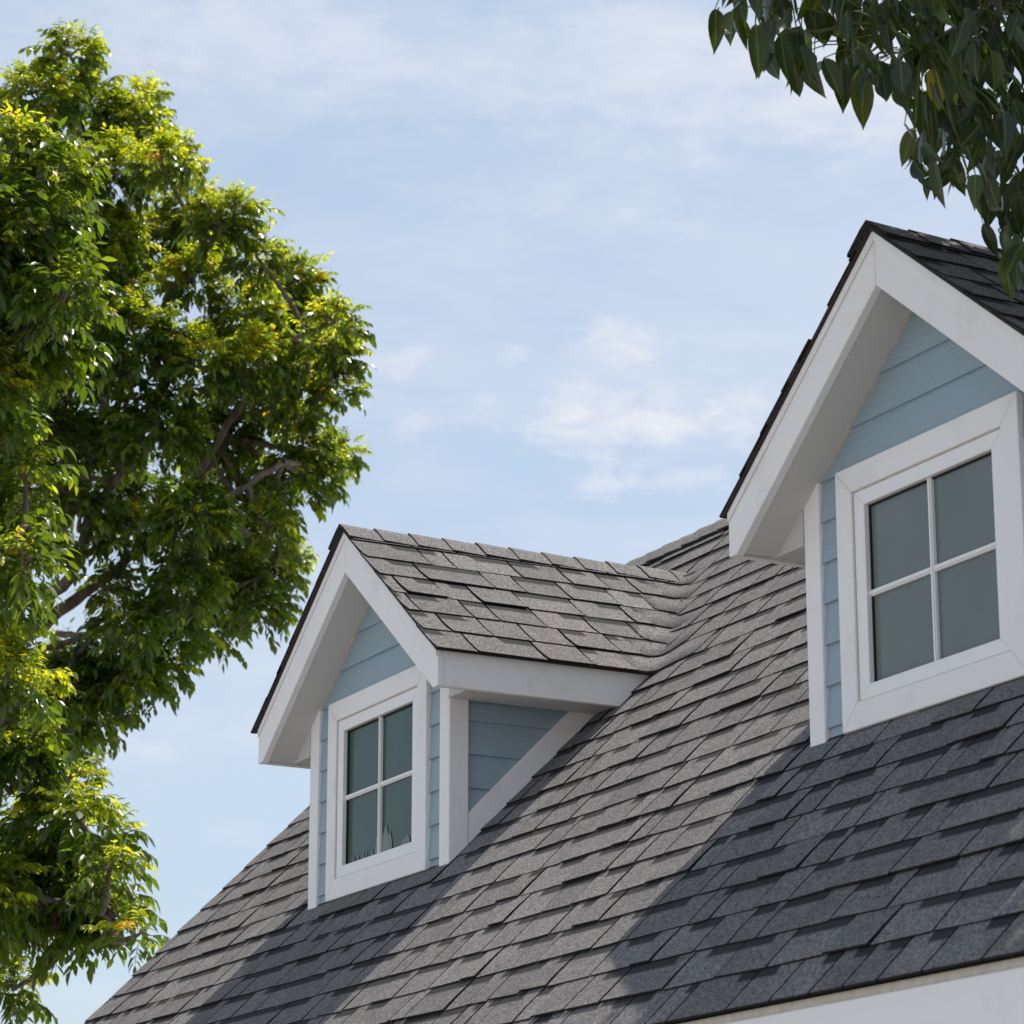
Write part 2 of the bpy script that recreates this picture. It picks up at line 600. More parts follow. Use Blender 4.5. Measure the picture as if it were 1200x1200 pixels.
def tab_mesh(name, rows, u0, uw, tone):
    vs, fs, mi, sp = [], [], [], []
    for a, b in rows:
        vs += [a, b]
    n = len(rows)
    for i in range(n - 1):
        fs.append((2 * i, 2 * i + 1, 2 * i + 3, 2 * i + 2))
        mi.append(0)
    base = len(vs)
    for a, b in rows:
        vs += [(a[0], a[1], a[2] - 0.0065), (b[0], b[1], b[2] - 0.0065)]
    fs.append((0, base, base + 1, 1))
    mi.append(1)
    for i in range(n - 1):
        fs.append((2 * i, 2 * i + 2, base + 2 * i + 2, base + 2 * i))
        fs.append((2 * i + 1, base + 2 * i + 1, base + 2 * i + 3, 2 * i + 3))
        mi += [1, 1]
    spv = [((p[0] - u0) / uw, p[1], tone) for p in vs]
    return vs, fs, mi, spv


def mesh_from(name, vs, fs, mi, spv, mats):
    me = bpy.data.meshes.new(name)
    me.from_pydata(vs, [], fs)
    for m in mats:
        me.materials.append(m)
    me.polygons.foreach_set('material_index', mi)
    at_ = me.attributes.new('sp', 'FLOAT_VECTOR', 'POINT')
    at_.data.foreach_set('vector', np.array(spv, dtype=np.float32).ravel())
    me.update()
    return me


TABS = []                                   # (width, raw, mesh)
for wd in WIDTHS:
    for k in range(5):
        h = rs.choice((0.0045, 0.0065, 0.0085, 0.0110))
        rag = (rs.uniform(-0.004, 0.003), rs.uniform(-0.004, 0.003), rs.uniform(-0.001, 0.0015), rs.uniform(-0.001, 0.0015))
        if k == 0 and wd < 0.2:
            u0, uw = -1.0, 0.1              # no band
        elif k == 4:
            u0, uw = wd * 0.5, wd * 2        # all across
        else:
            uw = wd * rs.uniform(0.26, 0.42)
            u0 = rs.choice((uw * 0.8, wd - uw * 0.8))
        raw = tab_mesh("shingle", tab_rows(wd, h, rag), u0, uw, rs.uniform(0.0, 1.0) ** 1.2)
        TABS.append((wd, raw, mesh_from("shingle", *raw, (M_SH, M_EDGE))))

PIECES = []                                 # (mesh or None, raw, 3x3 columns, origin, owner roof, area)


def lay_course(origin, u, v, n, length, rnd, owner, jag0=0.0, jag1=0.0, skip=None, lv=LV, thin=False):
    s = -rnd.uniform(0, 0.2)
    while s < length:
        i = rnd.randrange(len(TABS))
        wd, raw, me = TABS[i]
        a, b = max(s, 0.0), min(s + wd, length)
        if b - a > 0.02 and not (skip and skip(a, b)):
            if thin or lv < LV or a > s + 1e-6 or b < s + wd - 1e-6:            # cut to fit at the end of the course
                j0 = -rnd.uniform(0, jag0) if a <= 0 else 0.0
                j1 = rnd.uniform(0, jag1) if b >= length else 0.0
                rows = tab_rows(b - a - j0 + j1, 0.003 if thin else rnd.choice((0.005, 0.007, 0.009)), (0, 0, 0, 0), lv, 0.0 if thin else 1.0)
                uw = (b - a) * rnd.uniform(0.3, 0.6)
                raw2 = tab_mesh("shingle", rows, rnd.choice((0, b - a)), uw, rnd.random())
                PIECES.append((None, raw2, (u, v, n), origin + u * (a + j0), owner, (b - a) * EXPO))
            else:
                PIECES.append((me, raw, (u, v, n), origin + u * s, owner, wd * EXPO))
        s += wd


def dormer_at(x):
    """centre of the dormer over this x, if any"""
    for i in (0, 1):
        c = LX + i * DX
        if abs(x - c) < XB + 0.1:
            return c
    return None


rm = random.Random(21)
NV = Vector((0, Q, Q))
ncourse = int((RY - EY) / Q / EXPO) + 1
for k in range(ncourse):
    d = -0.012 + k * EXPO                                   # along the slope from the eave
    o = Vector((X0 - 0.012, LY + EY + d * Q, LZ + RZ + EY + d * Q)) + Vector((0, -Q, Q)) * -0.004
    ymid = EY + (d + 0.07) * Q

    def under(a, b, ymid=ymid):
        for i in (0, 1):
            c = LX + i * DX
            l, r_ = X0 + a - c, X0 + b - c
            lim = 0
            if ymid > 0.10:
                lim = XT - 0.06
            if ymid > 0.80:
                lim = max(0, (ZA - RZ - ymid) / MS - 0.12)
            if lim and l > -lim and r_ < lim:
                return True
        return False
    top = min(LV, (RY - EY) / Q - d - 0.004)
    if top < 0.08:
        continue
    lay_course(o, Vector((1, 0, 0)), NV, Vector((0, -Q, Q)), X1 - X0 + 0.024, rm, roof, 0.012, 0.012, under, top, k == 0)
    ob = Vector((X1 + 0.012, LY + 2 * RY - EY - d * Q, LZ + RZ + EY + d * Q)) + Vector((0, Q, Q)) * -0.004
    lay_course(ob, Vector((-1, 0, 0)), Vector((0, -Q, Q)), Vector((0, Q, Q)), X1 - X0 + 0.024, rm, roof, 0.012, 0.012, None, top)


def cap_mesh(half, slope, length=0.19, th=0.009):
    """a ridge cap bent over a ridge that runs along +x; slope = rise over run of both sides"""
    ang = math.atan(slope)
    prof = []
    for k in range(-3, 4):
        s = half * k / 3
        r = 0.018
        x, z = s * math.cos(ang), -abs(s) * math.sin(ang)
        if k == 0:
            z -= r * 0.35
        prof.append((x, z))
    vs, fs, mi, sp = [], [], [], []
    for row, (l, hh) in enumerate(((0.0, th), (0.05, th * 0.75), (length, 0.001))):
        for x, z in prof:
            vs.append((l, -x, z + hh))
            sp.append((5.0, 0.0, 0.55))
    m = len(prof)
    for row in range(2):
        for k in range(m - 1):
            a = row * m + k
            fs.append((a, a + m, a + m + 1, a + 1))
            mi.append(0)
    b = len(vs)
    for x, z in prof:
        vs.append((0.0, -x, z + th - 0.010))
        sp.append((5.0, 0.0, 0.5))
    for k in range(m - 1):
        fs.append((k, k + 1, b + k + 1, b + k))
        mi.append(1)
    for k in (0, m - 1):
        b2 = len(vs)
        for row in range(3):
            x, y, z = vs[row * m + k]
            vs.append((x, y, z - 0.010))
            sp.append((5.0, 0.0, 0.5))
        for row in range(2):
            fs.append((row * m + k, row * m + k + m, b2 + row + 1, b2 + row))
            mi.append(1)
    return mesh_from("ridge_cap", vs, fs, mi, sp, (M_SH, M_EDGE))


def put_mesh(name, me, parent, origin, cols=None):
    ob = bpy.data.objects.new(name, me)
    put(ob, parent, origin)
    if cols:
        u, v, n = cols
        ob.rotation_euler = Matrix(((u.x, v.x, n.x), (u.y, v.y, n.y), (u.z, v.z, n.z))).to_euler()
    return ob


cap_main = cap_mesh(0.125, 1.0)
x = X0 - 0.012
while x < X1 - 0.1:
    ang = rm.uniform(-0.012, 0.012)
    u = Vector((math.cos(ang), math.sin(ang), 0))
    put_mesh("ridge_cap", cap_main, roof, Vector((x, LY + RY, LZ + RZ + RY + 0.014 + rm.uniform(0, 0.003))), (u, Vector((-u.y, u.x, 0)), Vector((0, 0, 1))))
    x += EXPO


# ------------------------------------------------------------------ dormers
def woven(owner, D, side, c_lo, c_hi, rnd, first):
    """the end of a dormer course, swept round the valley and up onto the main roof"""
    r = rnd.uniform(0.062, 0.085)
    ext = rnd.uniform(0.03, 0.20)
    N = 10
    rows = []
    cm = 0.5 * (c_lo + c_hi)
    y_start = (ZA - MS * cm - RZ) - 0.115 - first
    lift_lo = 0.0085 + rnd.uniform(0, 0.0015)
    x_end = c_lo + r + ext
    # the sweep runs out along the nearest course of the main roof
    y0c = EY - 0.012 * Q
    kc = round((ZA - MS * c_lo - RZ - y0c) / (EXPO * Q))
    ya, yb = y0c + kc * EXPO * Q, y0c + (kc * EXPO + LV) * Q
    for c, lift, ye in ((c_lo, lift_lo, ya), (c_lo - (c_lo - c_hi) * 0.5, lift_lo * 0.62, (ya + yb) / 2), (c_hi, 0.0030, yb)):
        yv = ZA - MS * c - RZ
        P0, P1, P2 = (c, yv - r), (c + 0.004, yv - 0.004), (c + r * 1.15, yv + 0.55 * (ye - yv))
        path = [(c, y_start)]
        for k in range(N + 1):
            s = k / N
            path.append(((1 - s) ** 2 * P0[0] + 2 * s * (1 - s) * P1[0] + s * s * P2[0],
                         (1 - s) ** 2 * P0[1] + 2 * s * (1 - s) * P1[1] + s * s * P2[1]))
        for s in (0.5, 1.0):
            path.append((P2[0] + (max(x_end, P2[0] + 0.02) - P2[0]) * s, P2[1] + (ye - P2[1]) * s))
        pts = []
        for x_, y_ in path:
            zm, zd = RZ + y_ - 0.003, ZA - MS * x_ + 0.0125
            k_ = 0.032
            hh = max(0.0, 1 - abs(zm - zd) / (2 * k_))
            z = max(zm, zd) + hh * hh * k_ * 0.5
            pts.append(Vector((x_ * side, y_, z + lift * 1.25)))
        rows.append(pts)
    vs, fs, mi, sp = [], [], [], []
    tone = rnd.random()
    m = len(rows[0])
    band = rnd.uniform(0.0, 0.7)
    for ri, row in enumerate(rows):
        for i, p in enumerate(row):
            vs.append(tuple(p))
            sp.append(((i / m - band) / 0.25, (0.0, 0.075, 0.15)[ri], tone))
    for ri in range(2):
        for i in range(m - 1):
            a = ri * m + i
            q = (a, a + 1, a + 1 + m, a + m)
            fs.append(q if side > 0 else q[::-1])
            mi.append(0)
    b = len(vs)
    for p in rows[0]:
        vs.append((p.x, p.y, p.z - 0.010))
        sp.append((9, 0, 0))
    for i in range(m - 1):
        fs.append((i, b + i, b + i + 1, i + 1))
        mi.append(1)
    for e in (0, m - 1):
        b2 = len(vs)
        for ri in range(3):
            p = rows[ri][e]
            vs.append((p.x, p.y, p.z - 0.010))
            sp.append((9, 0, 0))
        for ri in range(2):
            fs.append((ri * m + e, ri * m + m + e, b2 + ri + 1, b2 + ri))
            mi.append(1)
    me = mesh_from("shingle", vs, fs, mi, sp, (M_SH, M_EDGE))
    me.polygons.foreach_set('use_smooth', [k == 0 for k in mi])
    return put_mesh("shingle", me, owner, D)


def lap_plank(name, poly, to3, mat, parent, z0, z1, out, th=0.012, notch=None, lap=0.011):
    """one siding board: outline in (a, z); `out(a, z, d)` gives the point d metres proud of the wall"""
    if len(poly) < 3:
        return None
    if notch:
        (n0, n1, nz) = notch
        pl = []
        n = len(poly)
        for i in range(n):
            p, q = poly[i], poly[(i + 1) % n]
            pl.append(p)
            if abs(p[1] - z0) < 1e-6 and abs(q[1] - z0) < 1e-6 and p[0] < n0 and q[0] > n1:
                pl += [(n0, z0), (n0, nz), (n1, nz), (n1, z0)]
        poly = pl
    mb = MB()
    front = [out(a, z, 0.002 + lap * (1 - (z - z0) / (z1 - z0))) for a, z in poly]
    back = [out(a, z, -th) for a, z in poly]
    mb.solid(front, back)
    c = sum(front, Vector()) / len(front)
    return mb.build(name, mat, parent, c)


def make_dormer(i, pane_mat, rnd):
    D = Vector((LX + i * DX, LY, LZ))
    P = lambda x, y, z: D + Vector((x, y, z))
    ca, sa = 1 / math.hypot(1, MS), MS / math.hypot(1, MS)
    # --- walls
    mb = MB()
    zt = ZE - FASC + 0.05
    body = [(-XT + 0.03, -0.3), (XT - 0.03, -0.3), (XT - 0.03, zt), (0, zt + MS * (XT - 0.03)), (-XT + 0.03, zt)]
    body = [(x_, z_) for x_, z_ in body]
    # solid core with a sloping back that stays inside the main roof
    mb.solid([P(x_, 0.045, z_) for x_, z_ in body], [P(x_, max(z_ - RZ, 0.046) + 0.05, z_) for x_, z_ in body])
    dw = mb.build("dormer_wall", M_BLUEX, house, D)
    EXP = 0.120
    zs0 = -0.085
    gz = ZA - 0.150                                        # underside of the gable soffit at the middle
    for k in range(14):
        z0, z1 = zs0 + k * EXP, zs0 + (k + 1) * EXP + 0.012
        out = lambda a, z, d: P(a, 0.026 - d, z)
        rect = [(-XT + 0.07, z0), (XT - 0.07, z0), (XT - 0.07, z1), (-XT + 0.07, z1)]
        op = WC - 0.03
        oz = CH - 0.03
        if z1 <= oz:
            for rct in ([(-XT + 0.07, z0), (-op, z0), (-op, z1), (-XT + 0.07, z1)], [(op, z0), (XT - 0.07, z0), (XT - 0.07, z1), (op, z1)]):
                if z1 > -0.03:
                    lap_plank("plank", rct, None, M_BLUEX, dw, z0, z1, out)
            if z0 < 0.02 and z1 < 0.2:
                lap_plank("plank", [(-op + 0.001, z0), (op - 0.001, z0), (op - 0.001, min(z1, 0.03)), (-op + 0.001, min(z1, 0.03))], None, M_BLUEX, dw, z0, z1, out)
            continue
        poly = clip(rect, MS, 1, gz + 0.02)
        poly = clip(poly, -MS, 1, gz + 0.02)
        if len(poly) >= 3:
            lap_plank("plank", poly, None, M_BLUEX, dw, z0, z1, out, notch=(-op, op, oz) if z0 < oz else None)
    zc = ZE - FASC + 0.012
    zk = lambda x_: ZA - 0.156 - MS * x_                    # up to the sloping soffit
    for sd_ in (1, -1):
        for k in range(9):                                  # side walls
            z0, z1 = zs0 + k * EXP, zs0 + (k + 1) * EXP + 0.012
            rect = [(0.074, z0), (1.0, z0), (1.0, min(z1, zc + 0.05)), (0.074, min(z1, zc + 0.05))]
            if z0 > zc:
                continue
            poly = clip(rect, 1, -1, -RZ + 0.03)
            if len(poly) >= 3:
                lap_plank("plank", poly, None, M_BLUEY, dw, z0, z1, lambda a, z, d: P(sd_ * (XT - 0.026 + d), a, z))
        # corner board: front leaf and side leaf
        mb = MB()
        zb = RZ - 0.03
        fr = [(0.003, RZ - 0.012), (0.082, RZ + 0.067), (0.082, zc + 0.02), (0.003, zc + 0.02)]
        foot = [(XT - 0.078, 0.006), (XT, 0.006), (XT, 0.084), (XT - 0.03, 0.084), (XT - 0.03, 0.032), (XT - 0.078, 0.032)]
        mb.solid([P(sd_ * x_, y_, RZ + y_ - 0.012) for x_, y_ in foot], [P(sd_ * x_, y_, zk(x_)) for x_, y_ in foot])
        mb.build("corner_board", M_WZ, dw, P(sd_ * XT, 0.04, zc / 2), bevel=0.004)
        # sloping skirt board along the roof
        pl = [(0.0855, RZ + 0.0855 - 0.004), (0.80, RZ + 0.80 - 0.004), (0.80, RZ + 0.80 + 0.108), (0.0855, RZ + 0.0855 + 0.108)]
        pl = clip(pl, 0, 1, zc)
        mb = MB()
        mb.solid([P(sd_ * (XT - 0.03), y_, z_) for y_, z_ in pl], [P(sd_ * (XT - 0.003), y_, z_) for y_, z_ in pl])
        mb.build("skirt_board", M_WY, dw, P(sd_ * XT, 0.4, 0.4), bevel=0.003)

    # --- window
    mb = MB()
    fo = WC - 0.076                                        # inside edge of the casing

    def ring(a0, b0, z0a, z1a, a1, b1, z0b, z1b, y0, y1):
        """four mitred sides of a frame between an outer and an inner rectangle"""
        o_ = [(-a0, z0a), (a0, z0a), (a0, z1a), (-a0, z1a)]
        n_ = [(-a1, z0b), (a1, z0b), (a1, z1b), (-a1, z1b)]
        for k in range(4):
            j = (k + 1) % 4
            q = [o_[k], o_[j], n_[j], n_[k]]
            yield [P(x_, y0, z_) for x_, z_ in q], [P(x_, y1, z_) for x_, z_ in q]
    for r0, r1 in ring(fo - 0.003, 0, 0.079, CH - 0.079, GW - 0.004, 0, GZ0 - 0.004, GZ1 + 0.004, 0.008, 0.040):
        mb.solid(r0, r1)
    win = mb.build("window", M_PVC, house, P(0, 0, CH / 2), bevel=0.0025)
    for r0, r1 in ring(WC, 0, 0.0, CH, fo, 0, 0.076, CH - 0.076, 0.0, 0.027):
        cb = MB()
        c = sum(r0, Vector()) / 4
        cb.solid([c + (p - c) * 0.9985 for p in r0], [c + Vector((0, 0.027, 0)) + (p - c - Vector((0, 0.027, 0))) * 0.9985 for p in r1])
        hor = abs(r0[0].z - r0[1].z) < 0.01
        cb.build("casing_board", M_WX if hor else M_WZ, win, c, bevel=0.003)
    mb = MB()                                              # sealant in the joint between casing and frame
    for r0, r1 in ring(fo - 0.0002, 0, 0.0762, CH - 0.0762, fo - 0.0028, 0, 0.0788, CH - 0.0788, 0.0068, 0.03):
        mb.solid(r0, r1)
    mb.build("sealant", M_CAULK, win)
    mb = MB()
    for r0, r1 in ring(GW - 0.0042, 0, GZ0 - 0.0038, GZ1 + 0.0038, GW - 0.0085, 0, GZ0 + 0.001, GZ1 - 0.001, 0.024, 0.036):
        mb.solid(r0, r1)
    mb.build("gasket", M_BLACK, win)
    mb = MB()                                              # glazing bead inside the frame
    zm = (GZ0 + GZ1) / 2
    for sx in (-1, 1):
        for sz in (-1, 1):
            pn = MB()
            xa, xb_ = (0.004, GW - 0.0088) if sx > 0 else (-GW + 0.0088, -0.004)
            za_, zb_ = (zm + 0.004, GZ1 - 0.0014) if sz > 0 else (GZ0 + 0.0014, zm - 0.004)
            pn.box(P(xa, 0.030, za_), P(xb_, 0.034, zb_))
            pn.build("pane", pane_mat, win, P((xa + xb_) / 2, 0.03, (za_ + zb_) / 2))
    mw = 0.0085
    def bar(lo, hi, along):
        b = MB()
        b.box(lo, hi)
        # raised fillet along the middle
        l2, h2 = Vector(lo), Vector(hi)
        if along == 'z':
            l2.x += 0.005; h2.x -= 0.005
        else:
            l2.z += 0.005; h2.z -= 0.005
        h2.y = lo[1] - 0.0002
        l2.y = lo[1] - 0.004
        b.box(l2, h2)
        b.build("muntin", M_PVC, win, (Vector(lo) + Vector(hi)) / 2)
    bar(P(-mw, 0.020, GZ0 - 0.003), P(mw, 0.0295, GZ1 + 0.003), 'z')
    bar(P(-GW + 0.003, 0.0206, zm - mw), P(-mw - 0.0005, 0.0295, zm + mw), 'x')
    bar(P(mw + 0.0005, 0.0206, zm - mw), P(GW - 0.003, 0.0295, zm + mw), 'x')
    if i == 0:                                             # pale jagged shapes along the bottom of the glass
        def shard(xa, pts):
            sh = MB()
            sh.solid([P(xa + a, 0.0270, GZ0 + 0.001 + b) for a, b in pts], [P(xa + a, 0.0285, GZ0 + 0.001 + b) for a, b in pts])
            sh.build("pale_shard", M_SHARD, win, P(xa, 0.028, GZ0))
        for xa in (-0.24, -0.20, -0.155, -0.13, -0.08):
            hh = rnd.uniform(0.012, 0.03)
            shard(xa, [(0, 0), (0.018, 0), (0.014, hh * 0.5), (0.012, hh), (0.007, hh * 0.45)])
        shard(-0.045, [(0, 0), (0.035, 0), (0.034, 0.10), (0.026, 0.115), (0.020, 0.075), (0.008, 0.06)])
        shard(0.014, [(0, 0), (0.085, 0), (0.080, 0.035), (0.066, 0.07), (0.052, 0.055), (0.036, 0.095), (0.022, 0.09), (0.014, 0.06), (0.004, 0.075)])
        shard(0.165, [(0, 0), (0.08, 0), (0.078, 0.02), (0.06, 0.034), (0.045, 0.026), (0.02, 0.018)])
        shard(0.262, [(0, 0), (0.024, 0), (0.024, 0.035), (0.012, 0.028)])
    win["label"] = "square four-pane window with dark green glass" if i == 0 else "square four-pane window with dusty grey glass"

    # --- roof: thin deck, trim, shingles
    mb = MB()
    yA, yR = -YB - 0.014, ZA - RZ + 0.02
    yE = ZE - RZ + 0.02
    xe = XB + 0.012
    ze_ = ZA - MS * xe
    t0, t1 = 0.001, 0.0105
    for sd_ in (1, -1):
        bot = [P(0, yA, ZA + t0), P(sd_ * xe, yA, ze_ + t0), P(sd_ * xe, yE - 0.02, ze_ + t0), P(0, yR, ZA + t0)]
        mb.solid(bot, [p + Vector((0, 0, t1)) for p in bot])
    dr = mb.build("dormer_roof", M_DRIP, house, P(0, 0, ZE))
    x1 = XB - 0.039
    zt = 0.161
    for sd_ in (1, -1):
        e = 0.0008 * sd_
        pl = [(e, ZA), (sd_ * XB, ZE), (sd_ * XB, ZE - FASC), (sd_ * x1, ZE - FASC), (e, ZA - zt)]
        mb = MB()
        mb.solid([P(x_, -YB, z_) for x_, z_ in pl], [P(x_, -YB + 0.028, z_) for x_, z_ in pl])
        mb.build("barge_board", M_WX, dr, P(sd_ * XB / 2, -YB, (ZA + ZE) / 2), bevel=0.0025)
        mb = MB()
        pl = [(e, ZA - 0.001), (sd_ * (XB - 0.002), ZE + 0.0006), (sd_ * (XB - 0.002), ZE - 0.026), (e, ZA - 0.030)]
        mb.solid([P(x_, -YB - 0.006, z_) for x_, z_ in pl], [P(x_, -YB - 0.0005, z_) for x_, z_ in pl])
        mb.build("trim_strip", M_WX, dr, P(sd_ * XB / 2, -YB, (ZA + ZE) / 2), bevel=0.0015)
        # sloping soffit under the gable overhang
        mb = MB()
        s0, s1 = 0.148, 0.160
        xs = x1 - 0.004
        pl = [(e, ZA - s0), (sd_ * xs, ZA - s0 - MS * xs), (sd_ * xs, ZA - s1 - MS * xs), (e, ZA - s1)]
        mb.solid([P(x_, -YB + 0.0285, z_) for x_, z_ in pl], [P(x_, 0.012, z_) for x_, z_ in pl])
        mb.build("soffit_board", M_SOF, dr, P(sd_ * XB / 2, -0.05, ZE + 0.1))
        # thin bead where soffit meets siding
        mb = MB()
        pl = [(e, ZA - s1 - 0.001), (sd_ * xs, ZA - s1 - 0.001 - MS * xs), (sd_ * xs, ZA - s1 - 0.0055 - MS * xs), (e, ZA - s1 - 0.0055)]
        mb.solid([P(x_, 0.0118, z_) for x_, z_ in pl], [P(x_, 0.03, z_) for x_, z_ in pl])
        mb.build("sealant", M_CAULK, dr)
        # flat eave soffit in two boards, and the fascia
        zf = ZE - FASC
        for ya, yb_ in ((0.0, 0.30), (0.3015, yE)):
            mb = MB()
            mb.box(P(min(sd_ * (XT + 0.001), sd_ * (XB - 0.0235)), ya, zf + 0.006), P(max(sd_ * (XT + 0.001), sd_ * (XB - 0.0235)), yb_, zf + 0.016))
            mb.build("soffit_board", M_SOF, dr, P(sd_ * (XT + XB) / 2, ya, zf))
        mb = MB()                                          # upright board that closes the end of the eave
        xi, xo = XT + 0.0015, XB - 0.0245
        pl = [(sd_ * xi, zf + 0.0175), (sd_ * xo, zf + 0.0175), (sd_ * xi, ZA - s1 - MS * xi - 0.001)]
        mb.solid([P(x_, 0.004, z_) for x_, z_ in pl], [P(x_, 0.012, z_) for x_, z_ in pl])
        mb.build("closing_board", M_SOF, dr, P(sd_ * (XT + XB) / 2, 0.004, zf + 0.05))
        mb = MB()
        mb.box(P(min(sd_ * (XB - 0.023), sd_ * (XB - 0.0005)), -YB + 0.0285, zf), P(max(sd_ * (XB - 0.023), sd_ * (XB - 0.0005)), yE + 0.02, ZE + 0.001))
        mb.build("fascia_board", M_WY, dr, P(sd_ * XB, yE / 2, ZE), bevel=0.0025)
        # shingles
        v = Vector((-sd_ * ca, 0, sa))
        n = Vector((sd_ * sa, 0, ca))
        u = v.cross(n)
        L = (XB + 0.024) / ca
        nc = int(L / EXPD + 0.5)
        for k in range(nc):
            c_lo = XB + 0.024 - k * EXPD * ca
            c_hi = c_lo - LV * ca
            cm = (c_lo + c_hi) / 2
            if c_lo - 0.075 < 0:
                break
            ys = ZA - MS * cm - RZ - 0.115
            o0 = Vector((sd_ * c_lo, -YB - 0.024, ZA - MS * c_lo + 0.0135)) + D
            ln = ys + YB + 0.024
            if sd_ < 0:
                o0 = o0 + Vector((0, ln, 0))
                lay_course(o0, u, v, n, ln, rnd, dr, 0.0, 0.004, None, min(LV, c_lo / ca - 0.004), True)
            else:
                lay_course(o0, u, v, n, ln, rnd, dr, 0.006, 0.0, None, min(LV, c_lo / ca - 0.004))
            woven(dr, D, sd_, c_lo, max(c_hi, 0.004), rnd, 0.012)
    cm_ = cap_mesh(0.122, MS)
    y = -YB - 0.026
    u = Vector((0, 1, 0))
    while y < ZA - RZ - 0.06:
        put_mesh("ridge_cap", cm_, dr, P(0, y, ZA + 0.023 + rnd.uniform(0, 0.002)), (u, Vector((-1, 0, 0)), Vector((0, 0, 1))))
        y += EXPO
    return dr


d0 = make_dormer(0, M_PANE_G, random.Random(5))
d1 = make_dormer(1, M_PANE_B, random.Random(15))
d0["label"] = "small gabled roof farther away"
d1["label"] = "nearer gabled roof under the overhanging leaves"


# ------------------------------------------------------------------ which shingles are objects of their own
def hidden(p):
    """does a dormer stand between this place and the lens?"""
    for k in range(1, 60):
        q = p + (EYE - p).normalized() * (0.06 * k)
        for i in (0, 1):
            c = Vector((LX + i * DX, LY, LZ))
            r = q - c
            if abs(r.x) < XB - 0.02 and r.y > -YB and r.z < ZA - MS * abs(r.x) - 0.03 and r.z > max(RZ + r.y + 0.02, 0 if abs(r.x) < XT else ZE - FASC):
                if r.y > 0 or r.z > ZA - MS * abs(r.x) - 0.16:
                    return True
    return False


scored = []
for idx, (me, raw, (u, v, n), o, owner, area) in enumerate(PIECES):
    c = o + u * (area / EXPO / 2) + v * 0.07
    px, py, d = to_px(c)
    face = (EYE - c).normalized().dot(n)
    s = 0.0
    if face > 0.02 and -15 < px < 1215 and -15 < py < 1215 and not hidden(c + n * 0.03):
        s = area * face / d ** 2
    scored.append((s, idx))
scored.sort(reverse=True)
N_WOVEN = 32
single = set(i for s, i in scored[:300 - N_WOVEN] if s > 0)
RV, RF, RMI, RSP = [], [], [], []
for idx, (me, raw, (u, v, n), o, owner, area) in enumerate(PIECES):
    if idx in single:
        if me is None:
            me = mesh_from("shingle", *raw, (M_SH, M_EDGE))
        put_mesh("shingle", me, owner, o, (u, v, n))
    else:
        vs, fs, mi, sp = raw
        b = len(RV)
        RV += [tuple(o + u * p[0] + v * p[1] + n * p[2] - WORLD[house.name]) for p in vs]
        RF += [tuple(b + k for k in f) for f in fs]
        RMI += mi
        RSP += sp
rest = put_mesh("shingle_field", mesh_from("shingle_field", RV, RF, RMI, RSP, (M_SH, M_EDGE)), house, WORLD[house.name])
rest["kind"] = 'stuff'


# ------------------------------------------------------------------ leaves
def leaf_template(segs, fold, droop):
    """a pointed leaf one unit long along +x, half a unit of width scaled by y, with a fold and a bend"""
    prof = {3: (0.0, 0.36, 0.70, 1.0), 8: (0.0, 0.06, 0.16, 0.30, 0.46, 0.62, 0.78, 0.90, 1.0)}[segs]
    wid = {3: (0.0, 1.0, 0.72, 0.0), 8: (0.0, 0.44, 0.80, 0.98, 1.0, 0.84, 0.52, 0.20, 0.0)}[segs]
    V, A, Fc = [], [], []
    V.append((0, 0, 0)); A.append((0.0, 0.0))
    rows = []
    for x, wv in list(zip(prof, wid))[1:-1]:
        z = -droop * x * x
        b = len(V)
        V += [(x, -0.5 * wv, z - fold * wv * -1), (x, 0, z), (x, 0.5 * wv, z + fold * wv)]
        A += [(-wv, x), (0.0, x), (wv, x)]
        rows.append(b)
    tip = len(V)
    V.append((1.0, 0, -droop * 1.08)); A.append((0.0, 1.0))
    r = rows[0]
    Fc += [(0, r, r + 1), (0, r + 1, r + 2)]
    for r0, r1 in zip(rows, rows[1:]):
        Fc += [(r0, r1, r1 + 1, r0 + 1), (r0 + 1, r1 + 1, r1 + 2, r0 + 2)]
    r = rows[-1]
    Fc += [(r, tip, r + 1), (r + 1, tip, r + 2)]
    return np.array(V, float), np.array(A, float), Fc


